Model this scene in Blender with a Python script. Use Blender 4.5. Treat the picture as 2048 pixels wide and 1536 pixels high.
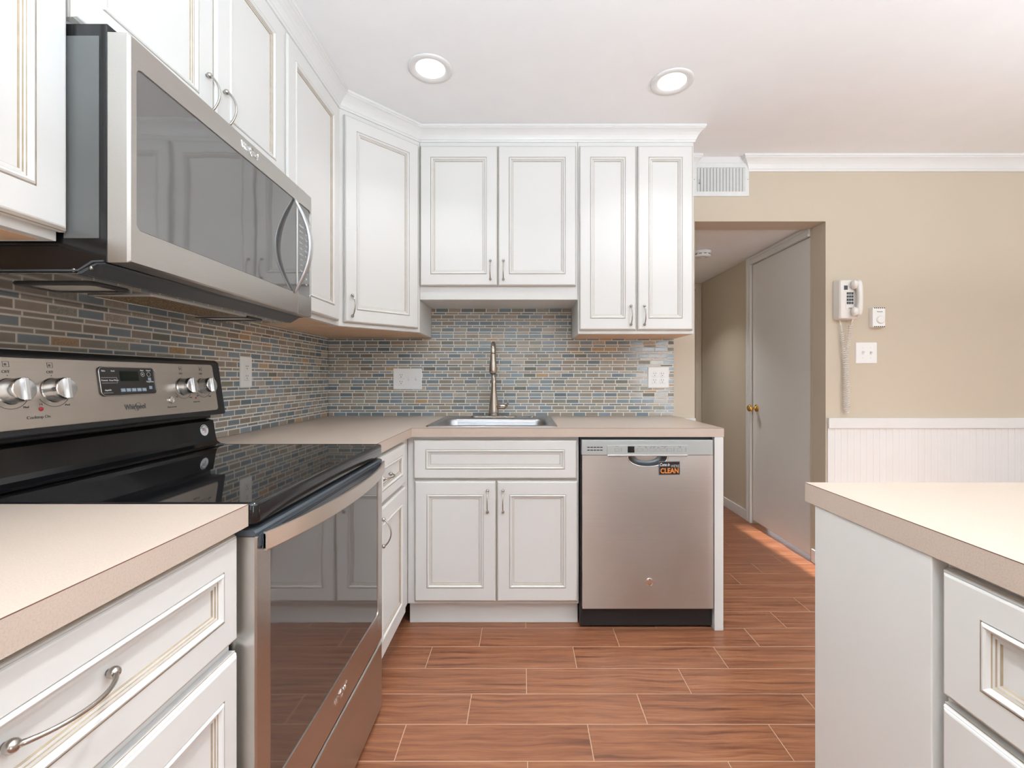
import bpy, bmesh, math, random
from mathutils import Vector, Matrix
random.seed(7)
PI = math.pi
S = bpy.context.scene
for o in list(bpy.data.objects): bpy.data.objects.remove(o)
C = S.collection

# ------------------------------------------------------------------ camera, world, sun, exposure
EYE = 1.1425
cd = bpy.data.cameras.new('camera'); cam = bpy.data.objects.new('camera', cd); C.objects.link(cam)
cam.location = (0, 0, EYE); cam.rotation_euler = (PI/2, 0, 0)
cd.sensor_width = 36; cd.lens = 36*915/2048
cd.shift_x = -22/2048; cd.shift_y = -13/2048
cd.clip_start = 0.02
S.camera = cam
S.view_settings.view_transform = 'Standard'; S.view_settings.look = 'None'
S.view_settings.gamma = 1; S.view_settings.use_curve_mapping = False
S.view_settings.exposure = 0.13

w = bpy.data.worlds.new('sky'); S.world = w; w.use_nodes = True
w.node_tree.nodes['Background'].inputs[0].default_value = (0.86, 0.93, 1, 1)
w.node_tree.nodes['Background'].inputs[1].default_value = 1.6

def light(name, kind, loc, rot, energy, color=(1,1,1), size=None, size_y=None):
    l = bpy.data.lights.new(name, kind); l.energy = energy; l.color = color
    if kind == 'AREA':
        l.shape = 'RECTANGLE'; l.size = size; l.size_y = size_y
    o = bpy.data.objects.new(name, l); C.objects.link(o); o.location = loc; o.rotation_euler = rot
    return o
sun = light('sun', 'SUN', (2, -6, 3), (0,0,0), 20, (1, .93, .82))
sun.rotation_euler = Vector((-0.05, 1.0, -0.30)).to_track_quat('-Z', 'Y').to_euler()
sun.data.angle = 0.010
# added fill lamp before the kitchen blind; daylight entering by the patio door
light('window_blind_fill', 'AREA', (-0.15, -2.93, 1.5), (PI/2, 0, 0), 7, (.84, .93, 1), 1.5, 1.2)
light('patio_daylight', 'AREA', (2.40, -2.93, 1.05), (PI/2, 0, 0), 30, (.84, .93, 1), .62, 1.9)

# ------------------------------------------------------------------ node helpers
class NT:
    def __init__(s, name):
        s.m = bpy.data.materials.new(name); s.m.use_nodes = True
        s.t = s.m.node_tree; s.b = s.t.nodes['Principled BSDF']
    def n(s, typ, **kw):
        x = s.t.nodes.new(typ)
        for k, v in kw.items(): setattr(x, k, v)
        return x
    def put(s, sock, v):
        if v is None: return
        if isinstance(v, bpy.types.NodeSocket): s.t.links.new(v, sock)
        else: sock.default_value = v
    def math(s, op, a, b=None, c=None, clamp=False):
        x = s.n('ShaderNodeMath', operation=op, use_clamp=clamp)
        s.put(x.inputs[0], a); s.put(x.inputs[1], b); s.put(x.inputs[2], c)
        return x.outputs[0]
    def mix(s, f, a, b):
        x = s.n('ShaderNodeMix', data_type='RGBA')
        s.put(x.inputs[0], f); s.put(x.inputs[6], a); s.put(x.inputs[7], b)
        return x.outputs[2]
    def mixf(s, f, a, b):
        x = s.n('ShaderNodeMix', data_type='FLOAT')
        s.put(x.inputs[0], f); s.put(x.inputs[2], a); s.put(x.inputs[3], b)
        return x.outputs[0]
    def vec(s, x, y, z=0.0):
        c = s.n('ShaderNodeCombineXYZ'); s.put(c.inputs[0], x); s.put(c.inputs[1], y); s.put(c.inputs[2], z)
        return c.outputs[0]
    def pos(s):
        t = s.n('ShaderNodeTexCoord'); x = s.n('ShaderNodeSeparateXYZ'); s.t.links.new(t.outputs['Object'], x.inputs[0])
        return t.outputs['Object'], x.outputs[0], x.outputs[1], x.outputs[2]
    def noise(s, v, scale, detail=2, rough=.5):
        x = s.n('ShaderNodeTexNoise'); s.put(x.inputs['Vector'], v); x.inputs['Scale'].default_value = scale
        x.inputs['Detail'].default_value = detail; x.inputs['Roughness'].default_value = rough
        return x.outputs[0]
    def white(s, v):
        x = s.n('ShaderNodeTexWhiteNoise', noise_dimensions='3D'); s.put(x.inputs['Vector'], v)
        return x.outputs[0]
    def ramp(s, f, stops, interp='LINEAR'):
        x = s.n('ShaderNodeValToRGB'); r = x.color_ramp; r.interpolation = interp
        while len(r.elements) < len(stops): r.elements.new(0.5)
        for e, (p, c) in zip(r.elements, stops): e.position = p; e.color = (*c, 1)
        s.put(x.inputs[0], f); return x.outputs[0]
    def bump(s, h, strength=.3, dist=.002):
        x = s.n('ShaderNodeBump'); x.inputs['Strength'].default_value = strength; x.inputs['Distance'].default_value = dist
        s.put(x.inputs['Height'], h); s.t.links.new(x.outputs[0], s.b.inputs['Normal']); return x
def sset(N, **kw):
    names = dict(color='Base Color', rough='Roughness', metal='Metallic', ior='IOR', coat='Coat Weight', spec='Specular IOR Level',
                 aniso='Anisotropic', anrot='Anisotropic Rotation')
    for k, v in kw.items():
        if isinstance(v, tuple) and len(v) == 3: v = (*v, 1)
        N.put(N.b.inputs[names[k]], v)
    return N.m

def flat(name, color, rough=.5, metal=0.0, var=.03, scale=8, bump=0, **kw):
    N = NT(name); p, x, y, z = N.pos()
    f = N.noise(p, scale, 3)
    a = tuple(c*(1-var) for c in color); b = tuple(min(1, c*(1+var)) for c in color)
    col = N.ramp(f, [(.3, a), (.7, b)])
    if bump: N.bump(N.noise(p, 220, 2), bump, .0006)
    return sset(N, color=col, rough=rough, metal=metal, **kw)

def brushed(name, color, rough=.27, axis=1, aniso=0.0, var=.05):
    N = NT(name); p, x, y, z = N.pos()
    sc = [400, 400, 400]; sc[axis] = 3
    v = N.vec(N.math('MULTIPLY', x, sc[0]), N.math('MULTIPLY', y, sc[1]), N.math('MULTIPLY', z, sc[2]))
    f = N.noise(v, 1, 2)
    big = N.noise(p, 5, 3)
    c = N.mix(f, (*[k*(1-var) for k in color], 1), (*[min(1, k*(1+var)) for k in color], 1))
    r = N.math('ADD', N.math('MULTIPLY', big, .12), rough-.06)
    N.bump(f, .06, .0003)
    if aniso:
        t = N.n('ShaderNodeTangent', direction_type='RADIAL', axis='Z'); N.t.links.new(t.outputs[0], N.b.inputs['Tangent'])
    return sset(N, color=c, rough=r, metal=1.0, aniso=aniso, anrot=.25 if aniso else 0.0)

M = {}
M['paint'] = flat('cabinet_paint', (.765, .755, .735), .32, var=.012, scale=3, bump=.03)
M['glaze'] = flat('cabinet_glaze', (.38, .295, .205), .5, var=.15, scale=40)
M['maple'] = flat('cabinet_underside_maple', (.78, .52, .33), .45, var=.07, scale=10)
M['ceiling'] = flat('ceiling_white', (.93, .93, .935), .9, var=.01, bump=.1)
M['wall'] = flat('beige_wall_paint', (.61, .53, .42), .75, var=.015, scale=2, bump=.12)
M['trim'] = flat('white_trim_paint', (.80, .795, .785), .38, var=.01)
M['plastic'] = flat('white_plastic', (.88, .88, .87), .3, var=.01)
M['phone'] = flat('phone_plastic', (.84, .81, .77), .3, var=.01)
M['grey_metal'] = flat('register_enamel', (.78, .79, .78), .4, var=.03, scale=30)
M['dark'] = flat('dark_recess', (.012, .012, .013), .6, var=.1)
M['black_gloss'] = flat('black_enamel', (.009, .009, .010), .12, var=.1, scale=60)
M['black_satin'] = flat('black_plastic', (.018, .019, .021), .35, var=.1)
M['charcoal'] = flat('charcoal_plastic', (.075, .085, .098), .35, var=.05)
M['slot'] = flat('slot_black', (.004, .004, .004), .5, var=.1)
M['chrome'] = flat('polished_chrome', (.85, .85, .85), .08, 1.0, var=.02)
M['nickel'] = flat('satin_nickel', (.47, .44, .405), .26, 1.0, var=.04, scale=40)
M['brass'] = flat('polished_brass', (.72, .45, .14), .18, 1.0, var=.05)
M['steel'] = brushed('brushed_steel_front', (.55, .525, .495), .30, 1)
M['steel_pan'] = brushed('brushed_steel_panel', (.64, .585, .53), .36, 1)
M['steel_dw'] = brushed('brushed_steel_dishwasher', (.58, .545, .51), .36, 0, aniso=.85)
M['steel_sink'] = brushed('brushed_steel_sink', (.42, .42, .43), .34, 0)
M['faucet'] = brushed('brushed_nickel_faucet', (.50, .44, .38), .27, 2, var=.08)
M['dw_strip'] = flat('silver_control_strip', (.50, .52, .51), .35, .3, var=.02)
M['ink'] = flat('grey_print', (.14, .14, .14), .5, var=.05)
M['ink_white'] = flat('white_print', (.80, .82, .85), .5, var=.02)
M['ink_blue'] = flat('pale_blue_print', (.40, .52, .66), .5, var=.02)
M['orange'] = flat('orange_print', (.88, .28, .06), .45, var=.03)
M['red'] = flat('red_print', (.45, .03, .04), .4, var=.05)
M['screen'] = flat('dark_display', (.012, .02, .012), .15, var=.2)
M['panel_grey'] = flat('grey_key_panel', (.055, .052, .050), .22, var=.04)
M['glass_cook'] = flat('black_ceramic_glass', (.008, .008, .009), .035, var=.3, scale=300, ior=1.55)
M['filter'] = None

def mk_glass(name, base, strength):
    N = NT(name)                 # dark reflective appliance glass: a mirror-like coat over a dark body
    p, x, y, z = N.pos()
    wav = N.noise(p, 9, 1); N.bump(wav, .25, .0012)
    m1 = sset(N, color=(*base,), rough=.04, metal=0, ior=strength)
    return m1
M['oven_glass'] = mk_glass('oven_door_glass', (.055, .046, .042), 2.3)
M['mw_glass'] = mk_glass('microwave_glass', (.085, .083, .080), 2.5)

N = NT('grease_filter'); p, x, y, z = N.pos()
v = N.n('ShaderNodeTexVoronoi'); v.inputs['Scale'].default_value = 260; N.t.links.new(p, v.inputs['Vector'])
sset(N, color=N.ramp(v.outputs['Distance'], [(.25, (.70, .50, .28)), (.6, (.10, .06, .03))]), rough=.5, metal=.3)
M['filter'] = N.m
N = NT('lamp_lens'); sset(N, color=(.68, .65, .58), rough=.12, ior=1.8); M['lens'] = N.m

def emis(name, color, strength):
    N = NT(name); N.b.inputs['Emission Color'].default_value = (*color, 1); N.b.inputs['Emission Strength'].default_value = strength
    sset(N, color=(.9, .9, .9), rough=.4); return N.m
M['lamp'] = emis('lamp_diffuser', (1, .98, .95), 2.5)

def laminate(name, c):
    N = NT(name); p, x, y, z = N.pos()
    a = N.noise(p, 420, 2, .6); b = N.noise(p, 26, 3)
    col = N.ramp(a, [(.32, tuple(k*.90 for k in c)), (.5, c), (.72, tuple(min(1, k*1.05) for k in c))])
    col = N.mix(N.math('MULTIPLY', b, .12), col, (c[0]*.8, c[1]*.72, c[2]*.66, 1))
    return sset(N, color=col, rough=.30)
M['lam'] = laminate('beige_laminate', (.59, .48, .40))
M['lam_line'] = flat('laminate_seam', (.16, .065, .045), .5, var=.1)

def tile_mat(name, uaxis):
    N = NT(name); p, x, y, z = N.pos()
    u = (x, y)[uaxis]
    PV, PU, TALL, G = .03845, .0747, .0247, .0042
    vv = N.math('SUBTRACT', z, .9125)
    r = N.math('FLOOR', N.math('DIVIDE', vv, PV))
    fv = N.math('SUBTRACT', vv, N.math('MULTIPLY', r, PV))
    thin = N.math('GREATER_THAN', fv, TALL)
    rid = N.math('ADD', N.math('MULTIPLY', r, 2), thin)
    lo = N.math('SUBTRACT', fv, N.math('MULTIPLY', thin, TALL))          # height inside the course
    h = N.math('ADD', TALL, N.math('MULTIPLY', thin, PV-2*TALL))
    dv = N.math('MINIMUM', lo, N.math('SUBTRACT', h, lo))
    off = N.white(N.vec(rid, 3.7+uaxis, .5))
    uu = N.math('ADD', N.math('DIVIDE', u, PU), N.math('MULTIPLY', off, 1.0))
    col = N.math('FLOOR', uu)
    fu = N.math('FRACT', uu)
    du = N.math('MULTIPLY', N.math('MINIMUM', fu, N.math('SUBTRACT', 1.0, fu)), PU)
    e = N.math('MINIMUM', du, dv)
    grout = N.math('LESS_THAN', e, G/2)
    rnd = N.white(N.vec(col, rid, 1.3+uaxis)); rnd2 = N.white(N.vec(col, rid, 7.9))
    BL1, BL2, TP1, TP2 = (.155, .215, .260), (.250, .320, .375), (.345, .280, .220), (.440, .375, .305)
    ST1, ST2, CR, OR = (.30, .30, .25), (.19, .19, .16), (.66, .54, .42), (.62, .36, .15)
    glass = N.ramp(rnd, [(0, BL1), (.16, BL2), (.33, (.20, .25, .28)), (.41, TP1), (.62, TP2), (.78, ST1), (.86, ST2), (.91, (.45, .43, .36)), (.95, CR), (.975, OR)], 'CONSTANT')
    stone = N.math('GREATER_THAN', rnd, .78)
    vp = N.vec(N.math('MULTIPLY', x, 40), N.math('MULTIPLY', y, 40), N.math('MULTIPLY', z, 18))
    g1 = N.noise(vp, 1, 2)
    glass = N.mix(N.math('MULTIPLY', g1, .35), glass, (.12, .12, .12, 1))
    sp = N.noise(p, 330, 3, .7)
    stc = N.mix(N.math('MULTIPLY', N.math('GREATER_THAN', sp, .52), .45), glass, (.07, .07, .05, 1))
    c = N.mix(stone, glass, stc)
    c = N.mix(N.math('MULTIPLY', rnd2, .18), c, (.5, .5, .47, 1))
    # glass pieces read paler at their rims
    rim = N.math('SUBTRACT', 1.0, N.math('MULTIPLY', N.math('SUBTRACT', e, G/2), 1/.0035), clamp=True)
    c = N.mix(N.math('MULTIPLY', rim, .30), c, (.62, .60, .55, 1))
    c = N.mix(grout, c, (.84, .79, .72, 1))
    hgt = N.math('MULTIPLY', N.math('SUBTRACT', e, G/2-.0004), 1/.0016, clamp=True)
    hgt = N.math('ADD', hgt, N.math('MULTIPLY', N.math('MULTIPLY', stone, sp), .6))
    N.bump(N.math('ADD', hgt, N.math('MULTIPLY', N.noise(p, 60, 1), .25)), .55, .0012)
    ro = N.mixf(stone, .12, .5); ro = N.mixf(grout, ro, .8)
    return sset(N, color=c, rough=ro)
M['tile_x'] = tile_mat('mosaic_tile_back', 0)
M['tile_y'] = tile_mat('mosaic_tile_left', 1)

def floor_mat():
    N = NT('wood_plank_tile'); p, x, y, z = N.pos()
    PW, PL, D0, G = .145, .596, 1.942, .0028
    yy = N.math('SUBTRACT', y, D0)
    r = N.math('FLOOR', N.math('DIVIDE', yy, PW))
    fv = N.math('SUBTRACT', yy, N.math('MULTIPLY', r, PW))
    dv = N.math('MINIMUM', fv, N.math('SUBTRACT', PW, fv))
    uu = N.math('DIVIDE', N.math('SUBTRACT', N.math('SUBTRACT', x, .41), N.math('MULTIPLY', r, .1985)), PL)
    col = N.math('FLOOR', uu); fu = N.math('FRACT', uu)
    du = N.math('MULTIPLY', N.math('MINIMUM', fu, N.math('SUBTRACT', 1.0, fu)), PL)
    e = N.math('MINIMUM', du, dv); grout = N.math('LESS_THAN', e, G/2)
    rnd = N.white(N.vec(col, r, .3))
    sh = N.math('MULTIPLY', rnd, 37.0)
    warp = N.math('MULTIPLY', N.noise(N.vec(N.math('MULTIPLY', x, 4.0), N.math('MULTIPLY', y, 9.0), sh), 1, 2), .035)
    gy = N.math('ADD', y, warp)
    g = N.noise(N.vec(N.math('MULTIPLY', x, 2.6), N.math('MULTIPLY', gy, 62), sh), 1, 4, .65)
    g2 = N.noise(N.vec(N.math('MULTIPLY', x, 9), N.math('MULTIPLY', gy, 260), sh), 1, 2)
    big = N.noise(N.vec(N.math('MULTIPLY', x, 1.5), N.math('MULTIPLY', y, 5), sh), 1, 2)
    c = N.ramp(g, [(.30, (.080, .030, .015)), (.42, (.220, .080, .036)), (.55, (.310, .122, .056)), (.74, (.430, .190, .095))])
    c = N.mix(N.math('MULTIPLY', N.math('GREATER_THAN', g2, .58), .34), c, (.13, .045, .025, 1))
    c = N.mix(N.math('MULTIPLY', big, .35), c, (.36, .135, .072, 1))
    c = N.mix(N.math('MULTIPLY', rnd, .16), c, (.22, .085, .05, 1))
    c = N.mix(grout, c, (.52, .33, .22, 1))
    hgt = N.math('ADD', N.math('MULTIPLY', N.math('MULTIPLY', e, 1/.003, clamp=True), 1.0), N.math('MULTIPLY', g, .35))
    N.bump(hgt, .35, .001)
    return sset(N, color=c, rough=N.mixf(grout, N.math('ADD', .26, N.math('MULTIPLY', g, .14)), .8))
M['floor'] = floor_mat()

# ------------------------------------------------------------------ geometry helpers
class Fr:
    def __init__(s, o=(0,0,0), U=(1,0,0), V=(0,1,0)):
        s.o = Vector(o); s.U = Vector(U).normalized(); s.V = Vector(V).normalized(); s.W = s.U.cross(s.V)
    def __call__(s, u, v, w): return s.o + s.U*u + s.V*v + s.W*w
    def at(s, u, v, w): return Fr(s(u, v, w), s.U, s.V)
WF = Fr()
BK = Fr((0,0,0), (1,0,0), (0,0,1))       # u=X, v=Z, w=-Y : things facing the camera
LF = Fr((0,0,0), (0,1,0), (0,0,1))       # u=Y, v=Z, w=X  : things on the left run
RT = Fr((0,0,0), (0,-1,0), (0,0,1))      # u=-Y, v=Z, w=-X: things on the right run

class MB:
    def __init__(s): s.v = []; s.f = []; s.m = []; s.s = []
    def face(s, idx, m=0, sm=False): s.f.append(idx); s.m.append(m); s.s.append(sm)
    def add(s, pts):
        k = len(s.v); s.v += [tuple(p) for p in pts]; return list(range(k, k+len(pts)))
    def box(s, F, u0, u1, v0, v1, w0, w1, m=0):
        a = s.add([F(u, v, w) for w in (w0, w1) for v in (v0, v1) for u in (u0, u1)])
        for q in ((0,2,3,1), (4,5,7,6), (0,1,5,4), (2,6,7,3), (0,4,6,2), (1,3,7,5)): s.face([a[i] for i in q], m)
        return s
    def loops(s, L, m=0, cap0=False, cap1=False, sm=False, closed=True, mc=None):
        ids = [s.add(l) for l in L]; n = len(L[0])
        for k in range(len(L)-1):
            mm = m[k] if isinstance(m, (list, tuple)) else m
            for i in range(n if closed else n-1):
                j = (i+1) % n
                s.face([ids[k][i], ids[k][j], ids[k+1][j], ids[k+1][i]], mm, sm)
        m0 = m[0] if isinstance(m, (list, tuple)) else m
        if cap0: s.face(ids[0][::-1], m0)
        if cap1: s.face(ids[-1], m0 if mc is None else mc)
        return s
    def lathe(s, F, prof, n=24, m=0, cap0=True, cap1=True, sm=True):
        L = [[F(r*math.cos(2*PI*i/n), r*math.sin(2*PI*i/n), w) for i in range(n)] for r, w in prof]
        return s.loops(L, m, cap0, cap1, sm)
    def ball(s, c, r, n=14, m=0):
        F = Fr(c); k = n//2
        return s.lathe(F, [(max(r*math.sin(PI*i/k), r*.02), -r*math.cos(PI*i/k)) for i in range(k+1)], n, m)
    def tube(s, pts, r, n=10, m=0, sx=1.0, up=None):
        pts = [Vector(p) for p in pts]; L = []
        t = (pts[1]-pts[0]).normalized()
        a = Vector(up) if up else (Vector((0,0,1)) if abs(t.z) < .9 else Vector((1,0,0)))
        for i, p in enumerate(pts):
            if i == 0: t = pts[1]-pts[0]
            elif i == len(pts)-1: t = pts[-1]-pts[-2]
            else: t = pts[i+1]-pts[i-1]
            t.normalize(); a = (a - t*a.dot(t)).normalized(); b = t.cross(a)
            rr = r[i] if isinstance(r, (list, tuple)) else r
            L.append([p + a*(rr*math.cos(2*PI*k/n)) + b*(rr*sx*math.sin(2*PI*k/n)) for k in range(n)])
        return s.loops(L, m, True, True, True)
    def prism(s, F, poly, w0, w1, m=0, mside=None):
        a = s.add([F(u, v, w0) for u, v in poly]); b = s.add([F(u, v, w1) for u, v in poly]); n = len(poly)
        s.face(a[::-1], m); s.face(b, m)
        for i in range(n):
            j = (i+1) % n; s.face([a[i], a[j], b[j], b[i]], m if mside is None else mside)
        return s
    def sweep(s, path, prof, m=0, closed_prof=True):
        P = [Vector((*p, 0)) for p in path]; L = []
        for i, p in enumerate(P):
            d0 = (P[i]-P[i-1]).normalized() if i else None
            d1 = (P[i+1]-P[i]).normalized() if i < len(P)-1 else None
            n0 = Vector((-d0.y, d0.x, 0)) if d0 else None; n1 = Vector((-d1.y, d1.x, 0)) if d1 else None
            if n0 is None: nn = n1
            elif n1 is None: nn = n0
            else: nn = (n0+n1); nn = nn/(nn.length**2)*2
            L.append([p + nn*o + Vector((0,0,z)) for o, z in prof])
        return s.loops(L, m, True, True)
    def text(s, F, body, size, m=0, ex=.0004, sx=1.0, align='CENTER', shear=0, bold=0):
        c = bpy.data.curves.new('t', 'FONT'); c.body = body; c.size = size; c.extrude = ex; c.align_x = align; c.align_y = 'CENTER'
        c.shear = shear; c.resolution_u = 3; c.offset = bold
        o = bpy.data.objects.new('t', c); C.objects.link(o)
        dg = bpy.context.evaluated_depsgraph_get(); me = bpy.data.meshes.new_from_object(o.evaluated_get(dg))
        ids = s.add([F(v.co.x*sx, v.co.y, v.co.z+ex) for v in me.vertices])
        for q in me.polygons: s.face([ids[i] for i in q.vertices], m)
        bpy.data.meshes.remove(me); bpy.data.objects.remove(o); bpy.data.curves.remove(c)
        return s

def rr(hu, hv, r, n=6):
    pts = []
    for cx, cy, a0 in ((hu-r, hv-r, 0), (-hu+r, hv-r, PI/2), (-hu+r, -hv+r, PI), (hu-r, -hv+r, 1.5*PI)):
        for i in range(n+1):
            a = a0 + PI/2*i/n; pts.append((cx+r*math.cos(a), cy+r*math.sin(a)))
    return pts
def rrl(F, cu, cv, hu, hv, r, w, n=6): return [F(cu+a, cv+b, w) for a, b in rr(hu, hv, r, n)]

def obj(name, mb, mats, parent=None, bevel=0, label=None, seg=2):
    if not isinstance(mats, (list, tuple)): mats = [mats]
    me = bpy.data.meshes.new(name)
    off = Vector((0,0,0))
    par = parent
    while par is not None: off += Vector(par.location); par = par.parent
    vs = [Vector(v)-off for v in mb.v]
    me.from_pydata(vs, [], mb.f)
    for k in mats: me.materials.append(M[k] if isinstance(k, str) else k)
    for p, mi, sm in zip(me.polygons, mb.m, mb.s): p.material_index = mi; p.use_smooth = sm
    bm = bmesh.new(); bm.from_mesh(me); bmesh.ops.recalc_face_normals(bm, faces=bm.faces); bm.to_mesh(me); bm.free()
    o = bpy.data.objects.new(name, me); C.objects.link(o)
    if parent is not None: o.parent = parent
    if bevel:
        b = o.modifiers.new('bevel', 'BEVEL'); b.width = bevel; b.segments = seg; b.limit_method = 'ANGLE'; b.angle_limit = math.radians(40)
    if label: o['label'] = label
    return o
def thing(name, label, cat, loc=(0,0,0), group=None):
    o = bpy.data.objects.new(name, None); C.objects.link(o); o.location = loc; o.empty_display_size = .05
    o['label'] = label; o['category'] = cat
    if group: o['group'] = group
    return o
def tag(o, label, cat, group=None):
    o['label'] = label; o['category'] = cat
    if group: o['group'] = group
    return o
def struct(name, mb, mats, bevel=0, parent=None):
    o = obj(name, mb, mats, parent, bevel)
    if parent is None: o['kind'] = 'structure'
    return o

# ------------------------------------------------------------------ the room
CZ = 2.4515; WY = 2.718; XL = -1.16; XR = 4.0; YR = -3.0
struct('floor', MB().box(WF, -1.3, 4.1, -3.1, 4.8, -.08, 0), 'floor')
struct('ceiling', MB().box(WF, -1.3, 4.1, -3.1, 2.84, CZ, CZ+.08), 'ceiling')
b = MB().box(WF, XL-.12, 1.02, WY, 2.84, 0, CZ).box(WF, 1.02, 1.798, WY, 2.84, 2.07, CZ).box(WF, 1.798, XR+.1, WY, 2.84, 0, CZ)
struct('wall_back', b, 'wall')
struct('wall_left', MB().box(WF, XL-.12, XL, -3.1, WY, 0, CZ), 'wall')
struct('wall_right', MB().box(WF, XR, XR+.1, -3.1, WY, 0, CZ), 'wall')
b = MB()
for x0, x1, z0, z1 in ((XL, -.95, 0, CZ), (-.95, .65, 0, .85), (-.95, .65, 2.15, CZ), (.65, 1.915, 0, CZ), (1.915, 3.6, 2.02, CZ), (3.6, XR, 0, CZ)):
    b.box(WF, x0, x1, YR-.1, YR, z0, z1)
struct('wall_rear', b, 'wall')
b = MB()
for x0, x1, z0, z1 in ((-.95, -.90, .85, 2.15), (.60, .65, .85, 2.15), (-.90, .60, .85, .90), (-.90, .60, 2.10, 2.15), (-.165, -.135, .90, 2.10)):
    b.box(WF, x0, x1, YR-.06, YR-.01, z0, z1)
win = struct('window_1', b, 'trim', .003)
obj('added_roller_blind', MB().box(WF, -.93, .63, YR-.012, YR-.006, .87, 2.14), 'plastic', win)  # unseen blind added to keep the sun off the sink cabinets
b = MB()
for x0, x1, z0, z1 in ((1.915, 1.96, 0, 2.02), (3.555, 3.6, 0, 2.02), (1.96, 3.555, 1.96, 2.02), (2.75, 2.81, 0, 1.96)):
    b.box(WF, x0, x1, YR-.06, YR-.01, z0, z1)
pd = struct('door_3', b, 'trim', .003)
b = MB(); P_ = [(2.82+.0155*i, YR+.012+.012*math.sin(i*1.3)) for i in range(48)]
b.loops([[Vector((x, y, z)) for x, y in P_] for z in (.02, 1.98)], 0, closed=False, sm=True)
obj('added_curtain', b, 'phone', pd)  # unseen hanging added to narrow the sun coming through the door

# mosaic backsplash (bonded to the walls)
b = MB().box(WF, -1.152, .893, 2.711, WY-.0005, .9145, 1.371).box(WF, -.542, .286, 2.711, WY-.0005, 1.371, 1.56)
struct('wall_tile_back', b, 'tile_x')
struct('wall_tile_left', MB().box(WF, XL+.0005, -1.153, -.9, 2.7105, .9145, 1.378), 'tile_y')

CROWN = [(0, 0), (.006, 0), (.009, .006), (.007, .010), (.010, .012), (.013, .020), (.019, .031), (.028, .042), (.038, .051), (.046, .056), (.046, .060), (.050, .061), (.050, .0735), (0, .0735)]
def crown(path, z0, k=1.0): return MB().sweep(path, [(o, z0+z*k) for o, z in CROWN])
FX, FY = -.844, 2.405
struct('trim_1', crown([(.897, 2.7175), (.897, FY), (-.543, FY), (FX, 2.095), (FX, -.45)], 2.377), 'trim')
struct('trim_2', crown([(XR-.001, WY-.0005), (1.345, WY-.0005), (1.345, WY+.02)], CZ-.087, 1.18), 'trim')
struct('trim_3', crown([(1.0, WY+.02), (1.0, WY-.0005), (.952, WY-.0005)], CZ-.087, 1.18), 'trim')
struct('trim_4', MB().box(WF, 1.004, 1.343, WY-.004, WY, 2.4155, CZ), 'trim')
# wainscot and chair rail on the dining wall, with the stub left of the doorway
b = MB().box(WF, 1.806, XR-.01, 2.710, WY-.0003, .09, .842)
for i in range(56):
    x = 1.85 + i*.0381
    if x < XR-.02: b.box(WF, x-.0042, x+.0042, 2.7088, 2.7102, .09, .842, 1)
struct('trim_5', b, ['trim', 'trim'], .0007)
struct('trim_6', MB().box(WF, 1.806, XR-.01, 2.700, WY-.0003, .842, .9025), 'trim', .002)
struct('trim_7', MB().box(WF, .925, 1.018, 2.694, WY-.0003, .836, .9025), 'trim', .002)
struct('baseboard_right', MB().box(WF, 1.80, XR-.01, 2.700, WY-.0003, 0, .088).box(WF, 1.786, 1.7975, 2.704, 2.838, 0, .082), 'trim', .003)

# hallway behind the doorway
HX, HY, HC = 1.797, 4.6, 2.09
struct('ceiling_hall', MB().box(WF, .85, 1.95, 2.8405, HY+.1, HC, HC+.06), 'ceiling')
b = MB().box(WF, HX, 1.92, 2.8405, 2.862, 0, HC).box(WF, HX, 1.92, 2.862, 3.585, 2.03, HC).box(WF, HX, 1.92, 3.585, HY, 0, HC)
struct('wall_hall_right', b, 'wall')
struct('wall_hall_left', MB().box(WF, .85, .95, 2.8405, HY, 0, HC), 'wall')
struct('wall_hall_back', MB().box(WF, .95, 1.0, HY, HY+.1, 0, HC).box(WF, 1.0, 1.74, HY, HY+.1, 2.04, HC).box(WF, 1.74, 1.92, HY, HY+.1, 0, HC), 'wall')
struct('trim_8', MB().box(WF, .96, 1.785, 2.8405, 2.875, 2.070, 2.0895), 'wall')
struct('baseboard_hall', MB().box(WF, HX-.013, HX-.0003, 3.662, HY-.02, 0, .08), 'trim', .003)
# casing of the hall closet door: three stepped faces
def casing_prof(b, y0, y1, z0, z1, vert):
    if vert:
        b.box(WF, HX-.017, HX-.0003, y0, y0+.020, z0, z1).box(WF, HX-.012, HX-.0003, y0+.020, y0+.048, z0, z1).box(WF, HX-.016, HX-.0003, y0+.048, y1, z0, z1)
    else:
        b.box(WF, HX-.017, HX-.0003, y0, y1, z0, z0+.015).box(WF, HX-.012, HX-.0003, y0, y1, z0+.015, z0+.040).box(WF, HX-.016, HX-.0003, y0, y1, z0+.040, z1)
b = MB(); casing_prof(b, 3.587, 3.657, 0, 2.086, True); casing_prof(b, 2.862, 3.587, 2.026, 2.086, False)
struct('trim_9', b, 'trim', .0015)
d1 = bpy.data.objects.new('door_1', None); C.objects.link(d1); d1.location = (1.81, 3.22, 0); d1['kind'] = 'structure'
obj('door_panel', MB().box(WF, 1.800, 1.836, 2.867, 3.582, .028, 2.022), 'trim', d1, .002)
b = MB(); Fk = Fr((1.800, 3.525, .906), (0,1,0), (0,0,1)); Fk.W = Vector((-1,0,0))
b.lathe(Fk, [(.030, 0), (.030, .004), (.022, .008), (.010, .012), (.009, .028), (.016, .034), (.026, .045), (.027, .056), (.020, .066), (.004, .070)], 24)
obj('door_handle', b, 'brass', d1, label='brass round knob')
d2 = bpy.data.objects.new('door_2', None); C.objects.link(d2); d2.location = (1.4, HY, 0); d2['kind'] = 'structure'
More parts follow.
